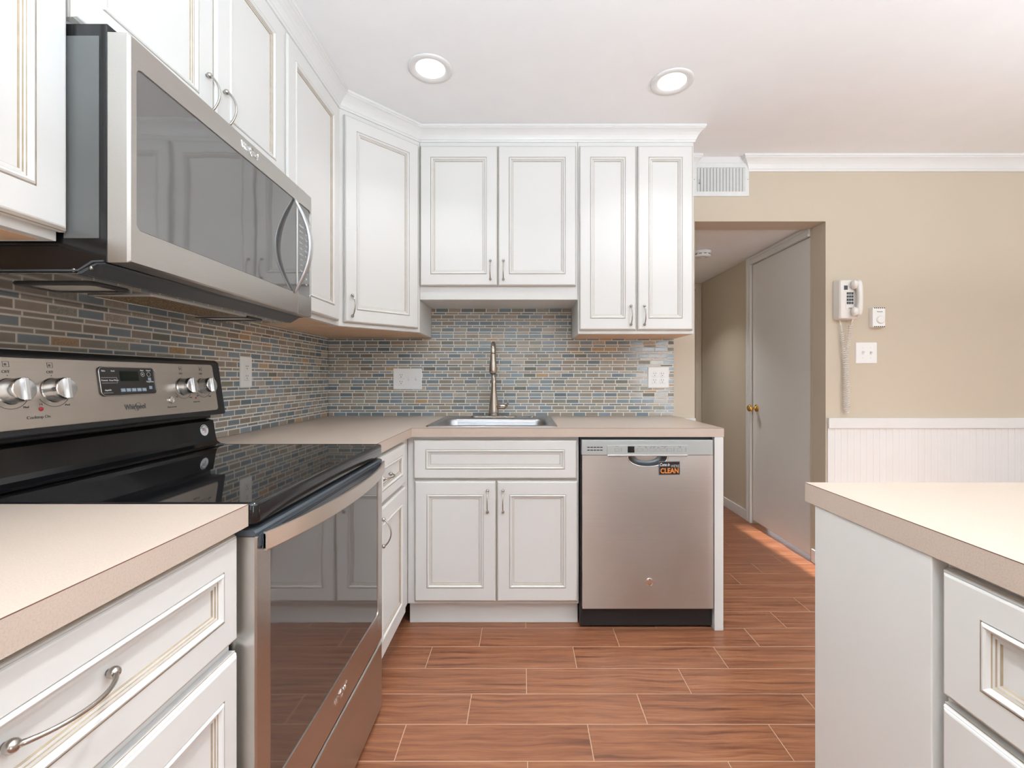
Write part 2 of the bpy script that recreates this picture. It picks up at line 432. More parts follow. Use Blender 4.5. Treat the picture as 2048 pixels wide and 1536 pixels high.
obj('door_panel', MB().box(WF, 1.005, 1.722, HY+.03, HY+.065, .01, 2.035), flat('dark_doorway_shade', (.12, .095, .075), .5), d2, .002)  # dark colour stands in for the shade of the door gap
obj('door_frame', MB().box(WF, 1.732, 1.790, HY-.014, HY-.0004, 0, 2.085).box(WF, .955, 1.732, HY-.014, HY-.0004, 2.03, 2.085), flat('beige_casing', (.66, .58, .47), .5), d2, .002)

# ------------------------------------------------------------------ ceiling things
def downlight(x, y, label, energy=1.3, z=CZ):
    t = thing('recessed_ceiling_light', label, 'ceiling light', (x, y, z), 'recessed ceiling lights')
    F = Fr((x, y, z-.0006), (1,0,0), (0,1,0)); F.W = Vector((0,0,-1))
    obj('trim_ring', MB().lathe(F, [(.093, 0), (.093, .003), (.088, .0065), (.074, .0065), (.064, .003), (.0605, .001), (.0605, 0)], 48, cap0=False, cap1=False), 'trim', t)
    obj('lens', MB().lathe(F, [(.060, .0005), (.060, .0022)], 40), 'lamp', t, label='glowing round lens')
    l = bpy.data.lights.new('downlight_lamp', 'AREA'); l.shape = 'DISK'; l.size = .11; l.energy = energy; l.color = (.95, .98, 1); l.spread = math.radians(104)
    lo = bpy.data.objects.new('downlight_lamp', l); C.objects.link(lo); lo.parent = t; lo.location = (0, 0, -.012)
    return t
downlight(-.392, 1.938, 'round white recessed downlight above the sink, left of the two')
downlight(.659, 2.023, 'round white recessed downlight near the doorway, right of the two')
for x, y, nm, e in ((.06, .80, 'over the aisle between the two foreground counters', 6), (.06, -.5, 'over the aisle just behind the camera', 6.5), (.06, -1.8, 'by the kitchen window behind the camera', 5),
                    (2.6, 1.3, 'over the dining side', 2.5), (2.6, -1.0, 'by the patio door', 4)):
    downlight(x, y, 'unseen added fill downlight '+nm, energy=e)  # out-of-view downlights added as fill for fronts and floor
downlight(1.18, 3.95, 'unseen added fill downlight in the hallway ceiling', energy=4, z=HC)  # added out of view to brighten the hall

def fill_uplight(x, y, label, energy):  # invented off-camera uplights, added to brighten the ceiling
    t = thing('fill_uplight_lamp', label, 'added fill lamp', (x, y, 0), 'added fill uplights')
    obj('base', MB().lathe(Fr((x, y, .0005)), [(.14, 0), (.14, .012), (.05, .022), (.014, .04)], 36), 'nickel', t)
    obj('pole', MB().lathe(Fr((x, y, .035)), [(.012, 0), (.012, 1.34)], 20), 'nickel', t)
    obj('lamp_shade', MB().lathe(Fr((x, y, 1.36)), [(.02, 0), (.10, .03), (.17, .09), (.19, .14), (.186, .14), (.165, .092), (.10, .036), (.02, .01)], 40, cap1=False), 'plastic', t)
    l = bpy.data.lights.new('fill_uplight_emitter', 'AREA'); l.shape = 'DISK'; l.size = .24; l.energy = energy; l.color = (.76, .905, 1)
    lo = bpy.data.objects.new('fill_uplight_emitter', l); C.objects.link(lo); lo.parent = t; lo.location = (0, 0, 1.49); lo.rotation_euler = (PI, 0, 0)
fill_uplight(.2, -.45, 'added unseen white bowl uplight behind the camera', 84)
fill_uplight(2.5, .2, 'added unseen white bowl uplight in the dining area', 52)

t = thing('smoke_detector', 'white round smoke detector on the hallway ceiling', 'smoke detector', (1.345, 3.44, HC))
F = Fr((1.345, 3.44, HC-.0004)); F.W = Vector((0,0,-1))
obj('base', MB().lathe(F, [(.064, 0), (.066, .006), (.064, .014), (.058, .016), (.058, .019)], 36), 'plastic', t)
obj('cover', MB().lathe(F, [(.058, .019), (.064, .021), (.064, .036), (.058, .044), (.030, .049), (.028, .046), (.018, .046), (.016, .050), (.003, .051)], 36), 'plastic', t)
b = MB()
for k in range(12):
    a = 2*PI*k/12
    Fs = Fr(F(.0641*math.cos(a), .0641*math.sin(a), .028), (-math.sin(a), -math.cos(a)*0+math.cos(a), 0), (0,0,1))
    b.box(Fs, -.010, .010, -.002, .002, -.0006, .0006)
obj('vent_slots', b, 'slot', t)

t = thing('air_register', 'white metal air register with upright louvers beside the upper cabinets', 'vent', (1.174, WY, 2.2166))
F = BK
u0, u1, v0, v1, w0 = 1.007, 1.341, 2.2166, 2.4150, -(WY-.0003)
b = MB()
io = .024
L = [rrl(BK, (u0+u1)/2, (v0+v1)/2, (u1-u0)/2, (v1-v0)/2, .003, w0, 2), rrl(BK, (u0+u1)/2, (v0+v1)/2, (u1-u0)/2-.002, (v1-v0)/2-.002, .003, w0+.007, 2),
     rrl(BK, (u0+u1)/2, (v0+v1)/2, (u1-u0)/2-io, (v1-v0)/2-io-.004, .002, w0+.007, 2), rrl(BK, (u0+u1)/2, (v0+v1)/2, (u1-u0)/2-io-.001, (v1-v0)/2-io-.005, .002, w0+.0005, 2)]
b.loops(L, 0); obj('frame', b, 'grey_metal', t)
obj('duct_opening', MB().box(BK, u0+io, u1-io, v0+io, v1-io, w0, w0+.0009), flat('duct_shade', (.22, .22, .21), .7), t)
b = MB()
for i in range(15):
    u = u0+io+.012+i*.0192
    Fl = Fr(BK(u, 0, w0+.0045), (math.cos(.55), -math.sin(.55), 0), (0,0,1))
    b.box(Fl, -.0085, .0065, v0+io+.005, v1-io-.005, -.0006, .0006)
obj('louvers', b, 'grey_metal', t)
obj('damper_lever', MB().lathe(BK.at(u0+.037, v0+.075, w0+.008), [(.004, 0), (.004, .006), (.0015, .008)], 12).box(BK, u0+.036, u0+.038, v0+.075, v0+.10, w0+.007, w0+.010), 'nickel', t)
for u in (u0+.008, u1-.008): obj('screw', MB().lathe(BK.at(u, (v0+v1)/2, w0+.0068), [(.003, 0), (.002, .0012)], 10), 'nickel', t)

# ------------------------------------------------------------------ cabinet builders
OUT = [(0, None, 0), (0, -.0075, 0), (.0016, -.0072, 1), (.0022, -.0045, 0), (.004, -.0025, 0), (.0046, -.0026, 1), (.0062, -.0008, 0), (.0085, 0, 0)]
INN = [(0, 0, 0), (.0012, -.0022, 1), (.0028, .0012, 0), (.0060, .0026, 0), (.0090, .0010, 0), (.0118, -.0030, 0), (.0128, -.0042, 1), (.0165, -.0040, 0), (.0172, -.0060, 1), (.0205, -.0062, 0), (.0220, -.0088, 1)]
def front(b, F, u0, u1, v0, v1, wf, t=.0185, iu=.056, iv=.060):
    def ring(ou, ov, w): return [F(u0+ou, v0+ov, w), F(u1-ou, v0+ov, w), F(u1-ou, v1-ov, w), F(u0+ou, v1-ov, w)]
    L, mt = [], []
    for o, w, g in OUT: L.append(ring(o, o, wf-t if w is None else wf+w)); mt.append(g)
    for o, w, g in INN: L.append(ring(iu+o, iv+o, wf+w)); mt.append(g)
    b.loops(L, mt[1:], True, True, mc=0)
    return b
_pulls = {}
def pull(F, parent, name='handle', L=.096, bulge=.026):
    """bow pull: F origin at its middle on the door face, U along its length, W outward"""
    b = MB(); n = 18; pts = []; rad = []
    for i in range(n+1):
        k = -1+2*i/n
        pts.append(F(k*L/2, 0, .009+bulge*(1-k*k)**.8 if abs(k) < 1 else .009)); rad.append(.0027+.0012*abs(k)**6)
    b.tube(pts, rad, 10)
    for k in (-1, 1):
        b.ball(F(k*L/2, 0, .0080), .0074, 16)
        b.lathe(F.at(k*L/2, 0, 0), [(.0040, 0), (.0036, .006)], 12)
    return obj(name, b, 'nickel', parent)
def vpull(F, u, v, w, parent, L=.096):  # vertical pull
    G = Fr(F(u, v, w), F.V, -F.U); return pull(G, parent, L=L)
def hpull(F, u, v, w, parent, L=.096):
    return pull(Fr(F(u, v, w), F.U, F.V), parent, L=L)

def cabinet(name, label, F, u0, u1, v0, v1, wb, wf, fronts, group, wood=False, toe=None, cat='cabinet', extra=None, hollow=False):
    """wb/wf: back and face-frame w; fronts: (kind, u0,u1,v0,v1, pull spec or None)"""
    mid = F((u0+u1)/2, v0 if toe is None else 0, (wb+wf)/2)
    t = thing(name, label, cat, tuple(mid), group)
    if hollow:
        b = MB().box(F, u0, u1, v0, v1, wf-.02, wf).box(F, u0, u0+.018, v0, v1, wb, wf-.02).box(F, u1-.018, u1, v0, v1, wb, wf-.02).box(F, u0+.018, u1-.018, v0, v0+.018, wb, wf-.02).box(F, u0+.018, u1-.018, v0+.018, v1, wb, wb+.01)
    else: b = MB().box(F, u0, u1, v0, v1, wb, wf)
    if wood: b.box(F, u0+.012, u1-.012, v0-.0012, v0+.0005, wb+.003, wf-.020, 1)
    if toe is not None: b.box(F, u0, u1, .0005, v0+.001, wb, toe)
    obj('body', b, ['paint', 'maple'], t, .0012)
    if extra: extra(t)
    for kind, a0, a1, c0, c1, iu, iv, pl in fronts:
        d = obj(kind, front(MB(), F, a0, a1, c0, c1, wf+.0205, iu=iu, iv=iv, t=.0198), ['paint', 'glaze'], t)
        if pl:
            o, pu, pv = pl[:3]; ln = pl[3] if len(pl) > 3 else .096
            (vpull if o == 'v' else hpull)(F, pu, pv, wf+.0205-(.0086 if o == 'h' else 0), d, ln)
    return t
UP = 'upper wall cabinets'; BS = 'base cabinets'
ZT = 2.45; DT = 2.352
cabinet('upper_cabinet', 'white two-door upper cabinet centred over the sink, shorter than its neighbours', BK, -.5415, .2875, 1.5515, ZT, -2.7105, -FY,
        [('door', -.538, -.1335, 1.6206, DT, .056, .060, ('v', -.170, 1.7015)), ('door', -.1295, .277, 1.6206, DT, .056, .060, ('v', -.102, 1.7015))], UP)
cabinet('upper_cabinet', 'white two-door upper cabinet beside the doorway with narrow doors', BK, .2885, .897, 1.372, ZT, -2.7105, -FY,
        [('door', .2945, .590, 1.390, DT, .056, .060, ('v', .5617, 1.4664)), ('door', .5985, .887, 1.390, DT, .056, .060, ('v', .632, 1.4664))], UP, wood=True)
# diagonal corner cabinet
t = thing('upper_cabinet', 'white diagonal one-door upper cabinet in the corner', 'cabinet', (-.9, 2.45, 1.379), UP)
poly = [(-1.152, 2.7105), (-1.152, 2.096), (FX, 2.096), (-.543, FY), (-.543, 2.7105)]
b = MB().prism(WF, poly, 1.379, ZT)
b.prism(WF, [(-1.14, 2.70), (-1.14, 2.108), (-.858, 2.112), (-.567, 2.412), (-.555, 2.70)], 1.3776, 1.3792, 1)
obj('body', b, ['paint', 'maple'], t, .0012)
dv = Vector((-.543-FX, FY-2.096, 0)); DG = Fr((FX, 2.096, 0), dv, (0,0,1)); LD = dv.length
d = obj('door', front(MB(), DG, .020, LD-.018, 1.397, DT, .0205, iu=.056, iv=.060), ['paint', 'glaze'], t)
vpull(DG, .052, 1.475, .0205, d)
cabinet('upper_cabinet', 'white one-door upper cabinet between the microwave and the corner', LF, 1.590, 2.0945, 1.379, ZT, -1.152, FX,
        [('door', 1.600, 2.058, 1.397, DT, .058, .060, None)], UP, wood=True)
cabinet('upper_cabinet', 'white two-door upper cabinet above the microwave', LF, .829, 1.589, 1.785, ZT, -1.152, FX,
        [('door', .838, 1.2215, 1.803, DT, .058, .060, ('v', 1.190, 1.880)), ('door', 1.2265, 1.584, 1.803, DT, .058, .060, ('v', 1.259, 1.880))], UP)
cabinet('upper_cabinet', 'white upper cabinet left of the microwave at the photo edge', LF, .060, .8215, 1.387, ZT, -1.152, -.838,
        [('door', .075, .4385, 1.404, DT, .056, .060, None), ('door', .4435, .8250, 1.404, DT, .056, .060, None)], UP, wood=True)

# base cabinets on the back run
cabinet('base_cabinet', 'white sink base cabinet with false drawer front and two doors', BK, -.5275, .2545, .108, .8735, -2.60, -2.095,
        [('drawer_front', -.498, .2455, .6815, .8595, .056, .044, None), ('door', -.493, -.1225, .1245, .6735, .056, .062, ('v', -.1605, .5825)), ('door', -.1185, .250, .1245, .6735, .056, .062, ('v', -.0905, .5825))],
        BS, toe=-2.133, hollow=True)
cabinet('base_cabinet', 'white narrow drawer and door base cabinet between the range and the corner', LF, 1.585, 2.0945, .108, .8735, -1.15, -.5285,
        [('drawer', 1.596, 1.985, .684, .8595, .052, .044, ('h', 1.715, .7718, .088)), ('door', 1.596, 1.985, .122, .673, .056, .062, ('v', 1.640, .585))],
        BS, toe=-.575)
t0 = cabinet('base_cabinet', 'white drawer base cabinet in the left foreground under the near counter', LF, .195, .8225, .108, .8735, -1.15, -.5285,
        [('drawer', .203, .8190, .6735, .862, .040, .051, ('h', .512, .7757, .114)), ('drawer', .203, .8190, .400, .6535, .040, .062, ('h', .497, .53, .100)), ('drawer', .203, .8190, .125, .3900, .040, .062, ('h', .497, .26, .100))],
        BS, toe=-.575)
def filler(tt):
    obj('end_panel', MB().box(RT, -.9665, -.690, .0005, .8725, -1.24, -.6165), 'paint', tt, .0015)
cabinet('base_cabinet', 'white peninsula base cabinet with drawers in the right foreground', RT, -.689, -.09, .108, .8725, -1.24, -.640,
        [('drawer', -.6805, -.10, .671, .8600, .060, .046, ('h', -.39, .765, .100)), ('drawer', -.6805, -.10, .400, .6605, .060, .062, ('h', -.39, .53, .100)), ('drawer', -.6805, -.10, .125, .3900, .060, .062, ('h', -.39, .26, .100))],
        BS, toe=-.70, extra=filler)

# end panel right of the dishwasher
o = obj('end_panel', MB().box(WF, .8635, .9035, 2.062, 2.70, .0005, .8735), 'paint', None, .0015)
tag(o, 'white upright end panel between the dishwasher and the doorway', 'panel')

# ------------------------------------------------------------------ countertops
def grid_slab(xs, ys, keep, z0, z1, skip=()):
    b = MB(); n, m = len(xs)-1, len(ys)-1; lz = .0014
    K = lambda i, j: 0 <= i < n and 0 <= j < m and keep(i, j)
    for i in range(n):
        for j in range(m):
            if not K(i, j): continue
            x0, x1, y0, y1 = xs[i], xs[i+1], ys[j], ys[j+1]
            b.face(b.add([(x0,y0,z1), (x1,y0,z1), (x1,y1,z1), (x0,y1,z1)]), 0)
            b.face(b.add([(x0,y1,z0), (x1,y1,z0), (x1,y0,z0), (x0,y0,z0)]), 0)
            for (di, dj, p, q) in ((-1,0,(x0,y1),(x0,y0)), (1,0,(x1,y0),(x1,y1)), (0,-1,(x0,y0),(x1,y0)), (0,1,(x1,y1),(x0,y1))):
                if K(i+di, j+dj): continue
                b.face(b.add([(*p,z0), (*q,z0), (*q,z1-lz), (*p,z1-lz)]), 0)
                b.face(b.add([(*p,z1-lz), (*q,z1-lz), (*q,z1), (*p,z1)]), 1)
    return b
CT = .9140; CB = .8745
SX0, SX1, SY0, SY1 = -.435, .145, 2.140, 2.628     # sink cut-out
xs = [-1.1520, -.503, SX0, SX1, .906]; ys = [1.5745, 2.062, SY0, SY1, 2.7105]
def keep(i, j):
    if j == 0: return i == 0
    return not (i == 2 and j == 2)
o = obj('countertop', grid_slab(xs, ys, keep, CB, CT), ['lam', 'lam_line'])
tag(o, 'beige laminate L-shaped countertop around the sink and into the corner', 'countertop', 'laminate countertops')
o = obj('countertop', grid_slab([-1.1520, -.4955], [-.6, .8255], lambda i, j: True, CB, CT), ['lam', 'lam_line'])
tag(o, 'beige laminate countertop in the left foreground beside the range', 'countertop', 'laminate countertops')
o = obj('countertop', grid_slab([.6145, 1.36], [-.6, .9965], lambda i, j: True, CB-.001, CT), ['lam', 'lam_line'])
tag(o, 'beige laminate peninsula countertop in the right foreground', 'countertop', 'laminate countertops')

# ------------------------------------------------------------------ sink and faucet
SC = ((SX0+SX1)/2, )
t = thing('kitchen_sink', 'stainless steel drop-in single bowl sink set in the countertop', 'sink', (-.145, 2.385, CT))
rx, ry = (-.4545+.1620)/2, (2.116+2.652)/2; hx, hy = (.1620+.4545)/2, (2.652-2.116)/2
bx, by, bhx, bhy = -.146, 2.325, .268, .166
b = MB(); z = CT
L = [rrl(WF, rx, ry, hx, hy, .022, z+.0004), rrl(WF, rx, ry, hx-.0015, hy-.0015, .021, z+.0030), rrl(WF, rx, ry, hx-.010, hy-.010, .016, z+.0055), rrl(WF, rx, ry, hx-.016, hy-.016, .014, z+.0040),
     rrl(WF, bx, by, bhx+.006, bhy+.006, .060, z+.0040), rrl(WF, bx, by, bhx, bhy, .058, z+.0005), rrl(WF, bx, by, bhx-.004, bhy-.004, .058, z-.012), rrl(WF, bx, by, bhx-.016, bhy-.016, .060, z-.15),
     rrl(WF, bx, by, bhx-.045, bhy-.045, .07, z-.178), rrl(WF, bx, by, .05, .05, .045, z-.185)]
b.loops(L, 0, False, True, sm=True)
obj('basin', b, 'steel_sink', t)
obj('drain', MB().lathe(Fr((bx, by, z-.1848)), [(.046, 0), (.044, .002), (.038, .002), (.034, -.0005), (.006, .0008)], 28, cap0=False), 'chrome', t)
obj('hole_cover', MB().lathe(Fr((.047, 2.600, z+.0041)), [(.018, 0), (.017, .003), (.010, .005), (.002, .0055)], 24), 'steel_sink', t)

fx, fy, fz = -.166, 2.590, CT+.0041
t = thing('kitchen_faucet', 'brushed nickel pull-down faucet behind the sink', 'faucet', (fx, fy, fz))
L = [rrl(WF, fx, fy, .131, .027, .0265, fz+.0002), rrl(WF, fx, fy, .131, .027, .0265, fz+.004), rrl(WF, fx, fy, .124, .022, .0215, fz+.009)]
obj('deck_plate', MB().loops(L, 0, True, True, sm=False), 'faucet', t, .001)
b = MB().lathe(Fr((fx, fy, fz+.009)), [(.0290, 0), (.0288, .02), (.0270, .05), (.0235, .085), (.0185, .12), (.0150, .150), (.0134, .175), (.0134, .240)], 32)
obj('body', b, 'faucet', t)
b = MB(); pts = [(fx, fy, fz+.245)]; top = fz+.362; rr_ = .052
for i in range(0, 13):
    a = PI*i/12; pts.append((fx+.003*i/12, fy-rr_*(1-math.cos(a)), top+rr_*math.sin(a)*.95))
pts.append((fx+.003, fy-2*rr_, top-.012))
b.tube(pts, .0132, 20); obj('spout', b, 'faucet', t)
Fh = Fr((fx+.003, fy-2*rr_, top-.010)); Fh.W = Vector((0,0,-1))
obj('spray_head', MB().lathe(Fh, [(.0136, 0), (.0140, .003), (.0150, .030), (.0185, .055), (.0215, .080), (.0222, .098), (.0205, .103), (.0165, .1035), (.0160, .108), (.010, .108)], 32), 'faucet', t)
obj('spray_face', MB().lathe(Fh, [(.0135, .1082), (.012, .1105), (.002, .1105)], 20), 'black_satin', t)
Fv = Fr((fx+.024, fy-.004, fz+.062), (0,1,0), (0,0,1))
obj('valve_body', MB().lathe(Fv, [(.0165, -.012), (.0165, .022), (.0158, .035), (.0150, .040), (.012, .043), (.002, .044)], 28), 'faucet', t)
b = MB(); hp = []
for i in range(9):
    k = i/8; hp.append((fx+.062+.020*math.sin(k*2.2), fy-.008-.012*k, fz+.052+.048*k))
b.tube(hp, [.010, .0112, .0112, .0105, .0095, .0085, .0072, .006, .0045], 14, sx=.55, up=(0,1,0))
obj('lever', b, 'faucet', t)

# ------------------------------------------------------------------ wall plates
def plate(label, F, u0, u1, v0, v1, w, devs, group='wall plates', name='outlet_plate', cat='outlet'):
    cu, cv, hu, hv = (u0+u1)/2, (v0+v1)/2, (u1-u0)/2, (v1-v0)/2
    t = thing(name, label, cat, tuple(F(cu, v0, w)), group)
    L = [rrl(F, cu, cv, hu, hv, .004, w+.0003, 3), rrl(F, cu, cv, hu, hv, .004, w+.003, 3), rrl(F, cu, cv, hu-.003, hv-.003, .003, w+.0062, 3)]
    obj('cover_plate', MB().loops(L, 0, True, True), 'plastic', t)
    for kind, u in devs:
        b = MB()
        if kind == 'duplex':
            for s in (-1, 1):
                G = F.at(u, cv+s*.0195, w+.0062)
                b.lathe(G, [(.0165, 0), (.0162, .0018)], 28, 0)
                for dx in (-.0062, .0062): b.box(G, dx-.0011, dx+.0011, .001, .0085, .0015, .0021, 1)
                b.lathe(G.at(0, -.0075, .0015), [(.0026, 0), (.0026, .0006)], 12, 1)
                b.box(G, -.0175, .0175, -.0165, -.0160, 0, .0004, 1)
            b.lathe(F.at(u, cv, w+.0062), [(.0025, 0), (.002, .001)], 10, 2)
            obj('receptacle', b, ['plastic', 'slot', 'grey_metal'], t)
        elif kind == 'toggle':
            b.box(F, u-.0052, u+.0052, cv-.0125, cv+.0125, w+.006, w+.0066, 1)
            a = F(u, cv-.002, w+.0064); G = Fr(a, F.U, (F.V*math.cos(.45)+F.W*math.sin(.45)))
            b.box(G, -.004, .004, -.002, .013, -.001, .0062, 0)
            for s in (-1, 1): b.lathe(F.at(u, cv+s*.0305, w+.0062), [(.0028, 0), (.002, .001)], 10, 2)
            obj('toggle', b, ['plastic', 'grey_metal', 'grey_metal'], t)
        else:
            b.box(F, u-.0165, u+.0165, cv-.0335, cv+.0335, w+.006, w+.0078, 0)
            for s in (-1, 1):
                for dx in (-.0062, .0062): b.box(F, u+dx-.0011, u+dx+.0011, cv+s*.020+.001, cv+s*.020+.008, w+.0076, w+.0082, 1)
                b.lathe(F.at(u, cv+s*.020-.006, w+.0076), [(.0024, 0), (.0024, .0006)], 10, 1)
            b.box(F, u-.009, u+.009, cv-.005, cv-.001, w+.0076, w+.0088, 0).box(F, u-.009, u+.009, cv+.001, cv+.005, w+.0076, w+.0088, 0)
            b.box(F, u-.017, u+.017, cv-.0342, cv-.0334, w+.006, w+.0066, 1)
            obj('receptacle', b, ['plastic', 'slot'], t)
    return t
plate('white triple plate on the tile left of the faucet with outlet and two toggles', BK, -.7685, -.5995, 1.0715, 1.196, -2.711, [('duplex', -.7205), ('toggle', -.676), ('toggle', -.632)])
plate('white double plate with four sockets on the tile under the right cabinet', BK, .739, .8635, 1.080, 1.205, -2.711, [('duplex', .7785), ('duplex', .8235)])
plate('white single outlet plate on the left tile wall beside the range', LF, 1.860, 1.938, 1.100, 1.230, -1.153, [('gfci', 1.899)])
plate('white double switch plate on the beige wall below the thermostat', BK, 1.973, 2.100, 1.2256, 1.350, -WY, [('toggle', 2.015), ('toggle', 2.061)], name='switch_plate', cat='light switch')

# thermostat
t = thing('thermostat', 'white square thermostat with round dial on the beige wall', 'thermostat', (2.09, WY, 1.439))
cu, cv = 2.0925, 1.4965
L = [rrl(BK, cu, cv, .0385, .0585, .004, -WY+.0004, 3), rrl(BK, cu, cv, .0385, .0585, .004, -WY+.004, 3), rrl(BK, cu, cv, .0375, .0575, .004, -WY+.027, 3), rrl(BK, cu, cv, .0355, .0555, .003, -WY+.030, 3)]
obj('cover', MB().loops(L, 0, True, True), 'plastic', t)
obj('dial', MB().lathe(BK.at(cu+.008, cv-.014, -WY+.030), [(.024, 0), (.024, .003), (.0215, .0035), (.0210, .006), (.019, .0075), (.002, .0078)], 36), 'plastic', t)
for s in (-1, 1):
    b = MB()
    for i in range(6): b.box(BK, cu-.029+i*.0115, cu-.023+i*.0115, cv+s*.0545-.0028, cv+s*.0545+.0028, -WY+.0285, -WY+.0304)
    obj('vent_slots', b, 'slot', t)
obj('lettering', MB().text(BK.at(cu+.003, cv+.033, -WY+.0301), 'Honeywell', .0075, bold=.0001), 'ink', t)

# telephone
t = thing('wall_telephone', 'white corded push-button telephone hanging on the beige wall', 'telephone', (1.908, WY, 1.482))
pu, pv = 1.9020, 1.598
b = MB(); L = []
for hu, hv, r, wz, dvv in ((.062, .116, .012, .0005, 0), (.062, .116, .012, .018, 0), (.056, .114, .012, .045, 0), (.050, .110, .012, .054, 0)):
    L.append(rrl(BK, pu, pv+dvv, hu, hv, r, -WY+wz, 5))
b.loops(L, 0, True, True, sm=False); obj('body', b, 'phone', t, .003)
b = MB(); P = lambda v: BK(pu+.040, v, 0)
hs = []
for i in range(15):
    k = -1+2*i/14
    hs.append(BK(pu+.0415, pv+.004+k*.102, -WY+.080-.012*k*k))
b.tube(hs, [.012, .0155, .0165, .0165, .016, .0155, .015, .015, .015, .0155, .016, .0165, .0165, .0155, .012], 16, sx=1.0)
for s in (-1, 1):
    v = pv+.004+s*.078
    Fe = Fr(BK(pu+.034, v, -WY+.078), (0,0,1), (0,-1,0)); Fe.W = Vector((-1, 0.45, 0)).normalized(); Fe.U = Vector((0,0,1)); Fe.V = Fe.W.cross(Fe.U)
    b.lathe(Fe, [(.012, 0), (.020, .006), (.025, .014), (.0265, .022), (.024, .029), (.016, .033), (.003, .034)], 28)
hso = obj('handset', b, 'phone', t)
obj('keypad_plate', MB().box(BK, pu-.024, pu+.018, pv-.055, pv+.060, -WY+.0538, -WY+.0552), 'phone', t)
for r in range(4):
    for c in range(3):
        u = pu-.013+c*.0135; v = pv+.034-r*.0185
        k = obj('key', MB().box(BK, u-.0052, u+.0052, v-.0068, v+.0068, -WY+.0553, -WY+.0585), 'charcoal', t, .0008)
        if r == 0 and c == 0: k['label'] = 'dark square key'
obj('number_card', MB().box(BK, pu-.033, pu-.012, pv+.055, pv+.080, -WY+.0540, -WY+.0556), 'charcoal', t)
obj('lettering', MB().text(BK.at(pu+.002, pv-.052, -WY+.0553), 'AT&T', .008), 'ink', t)
def coil(pts, r, turns, wire, n=9):
    P = [Vector(p) for p in pts]; out = []; N_ = turns*n
    seg = [(P[i+1]-P[i]).length for i in range(len(P)-1)]; tot = sum(seg)
    def ev(s):
        d = s*tot
        for i, l in enumerate(seg):
            if d <= l or i == len(seg)-1: return P[i]+(P[i+1]-P[i])*(d/l), (P[i+1]-P[i]).normalized()
            d -= l
    for k in range(N_+1):
        p, tt = ev(k/N_); a = Vector((0,1,0)); a = (a-tt*a.dot(tt)).normalized(); c = tt.cross(a); an = 2*PI*k/n
        out.append(p+a*r*math.cos(an)+c*r*math.sin(an))
    return out
def cur(u, y, w_): return (u, WY-w_, y)
zt = lambda py: EYE+(755-py)/337.0
xt = lambda px: (px-1046)/337.0
b = MB()
b.tube([cur(xt(1707)-.03, zt(634)-.0, .045), cur(xt(1708)-.035, zt(642), .040), cur(xt(1706)-.035, zt(650), .035)], .0032, 8)
b.tube([cur(xt(1676)-.002, zt(640.5), .020), cur(xt(1677), zt(650), .022), cur(xt(1679), zt(665), .024)], .0032, 8)
b.tube(coil([cur(xt(1705)-.035, zt(650), .036), cur(xt(1698)-.025, zt(690), .033), cur(xt(1692)-.018, zt(725), .030), cur(xt(1689)-.004, zt(770), .032), cur(xt(1689), zt(815), .032), cur(xt(1687.5), zt(826), .030)], .0090, 40, .0016), .0021, 6)
b.tube(coil([cur(xt(1679), zt(665), .024), cur(xt(1682), zt(700), .024), cur(xt(1686), zt(735), .022), cur(xt(1685), zt(780), .020), cur(xt(1685.5), zt(815), .022), cur(xt(1687.5), zt(826), .028)], .0090, 38, .0016), .0021, 6)
obj('coiled_cord', b, 'phone', t)

# ------------------------------------------------------------------ dishwasher
t = thing('dishwasher', 'stainless steel dishwasher built in at the right end of the back counter', 'dishwasher', (.56, 2.35, 0))
DU0, DU1, DW = .2665, .8545, -2.058
obj('tub', MB().box(BK, .2600, .8620, .012, .8725, -2.68, -2.088), 'black_satin', t)
# outer door with a scooped pocket handle
b = MB(); hc, hw, hd = .5605, .094, .052; n = 20
zt0, zb = .7925, .1045
pocket = [(hc-hw*math.cos(PI*i/n), zt0-hd*math.sin(PI*i/n)**.8 if 0 < i < n else zt0) for i in range(n+1)]
outer = [(DU0, zt0)] + [(DU0+(DU1-DU0)*i/n, zb) for i in range(n+1)][0:0]
fr_ = [BK(u, v, DW) for u, v in pocket]
bot = [BK(DU0+(DU1-DU0)*i/n, zb, DW+.004) for i in range(n+1)]
ids_p = b.add(fr_); ids_b = b.add(bot)
tl = b.add([BK(DU0, zt0, DW)])[0]; tr = b.add([BK(DU1, zt0, DW)])[0]
for i in range(n): b.face([ids_p[i], ids_b[i], ids_b[i+1], ids_p[i+1]], 0)
b.face([tl, ids_b[0], ids_p[0]], 0); b.face([tr, ids_p[-1], ids_b[-1]], 0)
bk = b.add([BK(DU0, zt0, DW-.028), BK(DU0, zb, DW-.024), BK(DU1, zb, DW-.024), BK(DU1, zt0, DW-.028)])
b.face([tl, bk[0], bk[1], ids_b[0]], 0); b.face([tr, ids_b[-1], bk[2], bk[3]], 0); b.face([*ids_b, bk[2], bk[1]], 0)
b.face([bk[0], bk[3], bk[2], bk[1]], 1)
obj('door', b, ['steel_dw', 'black_satin'], t)
b = MB()
L = []
for s, wv in ((1.0, .0), (1.0, .0022), (.965, .0030), (.93, .0), (.90, -.020), (.55, -.026)):
    L.append([BK(hc+(u-hc)*s, zt0-(zt0-v)*s, DW+wv) for u, v in pocket])
b.loops(L, [1, 1, 1, 0, 0], False, True, sm=True, closed=False)
obj('pocket_handle', b, [flat('pocket_shell', (.16, .17, .18), .3, .6), 'chrome'], t)
obj('control_strip', MB().box(BK, DU0-.002, DU1, .7935, .8610, DW-.030, DW+.001), 'dw_strip', t, .002)
b = MB().box(BK, DU0+.112, DU0+.472, .7915, .838, DW+.0008, DW+.0045, 0).box(BK, DU0+.112, DU0+.472, .7895, .7955, DW+.0008, DW+.0075, 1)
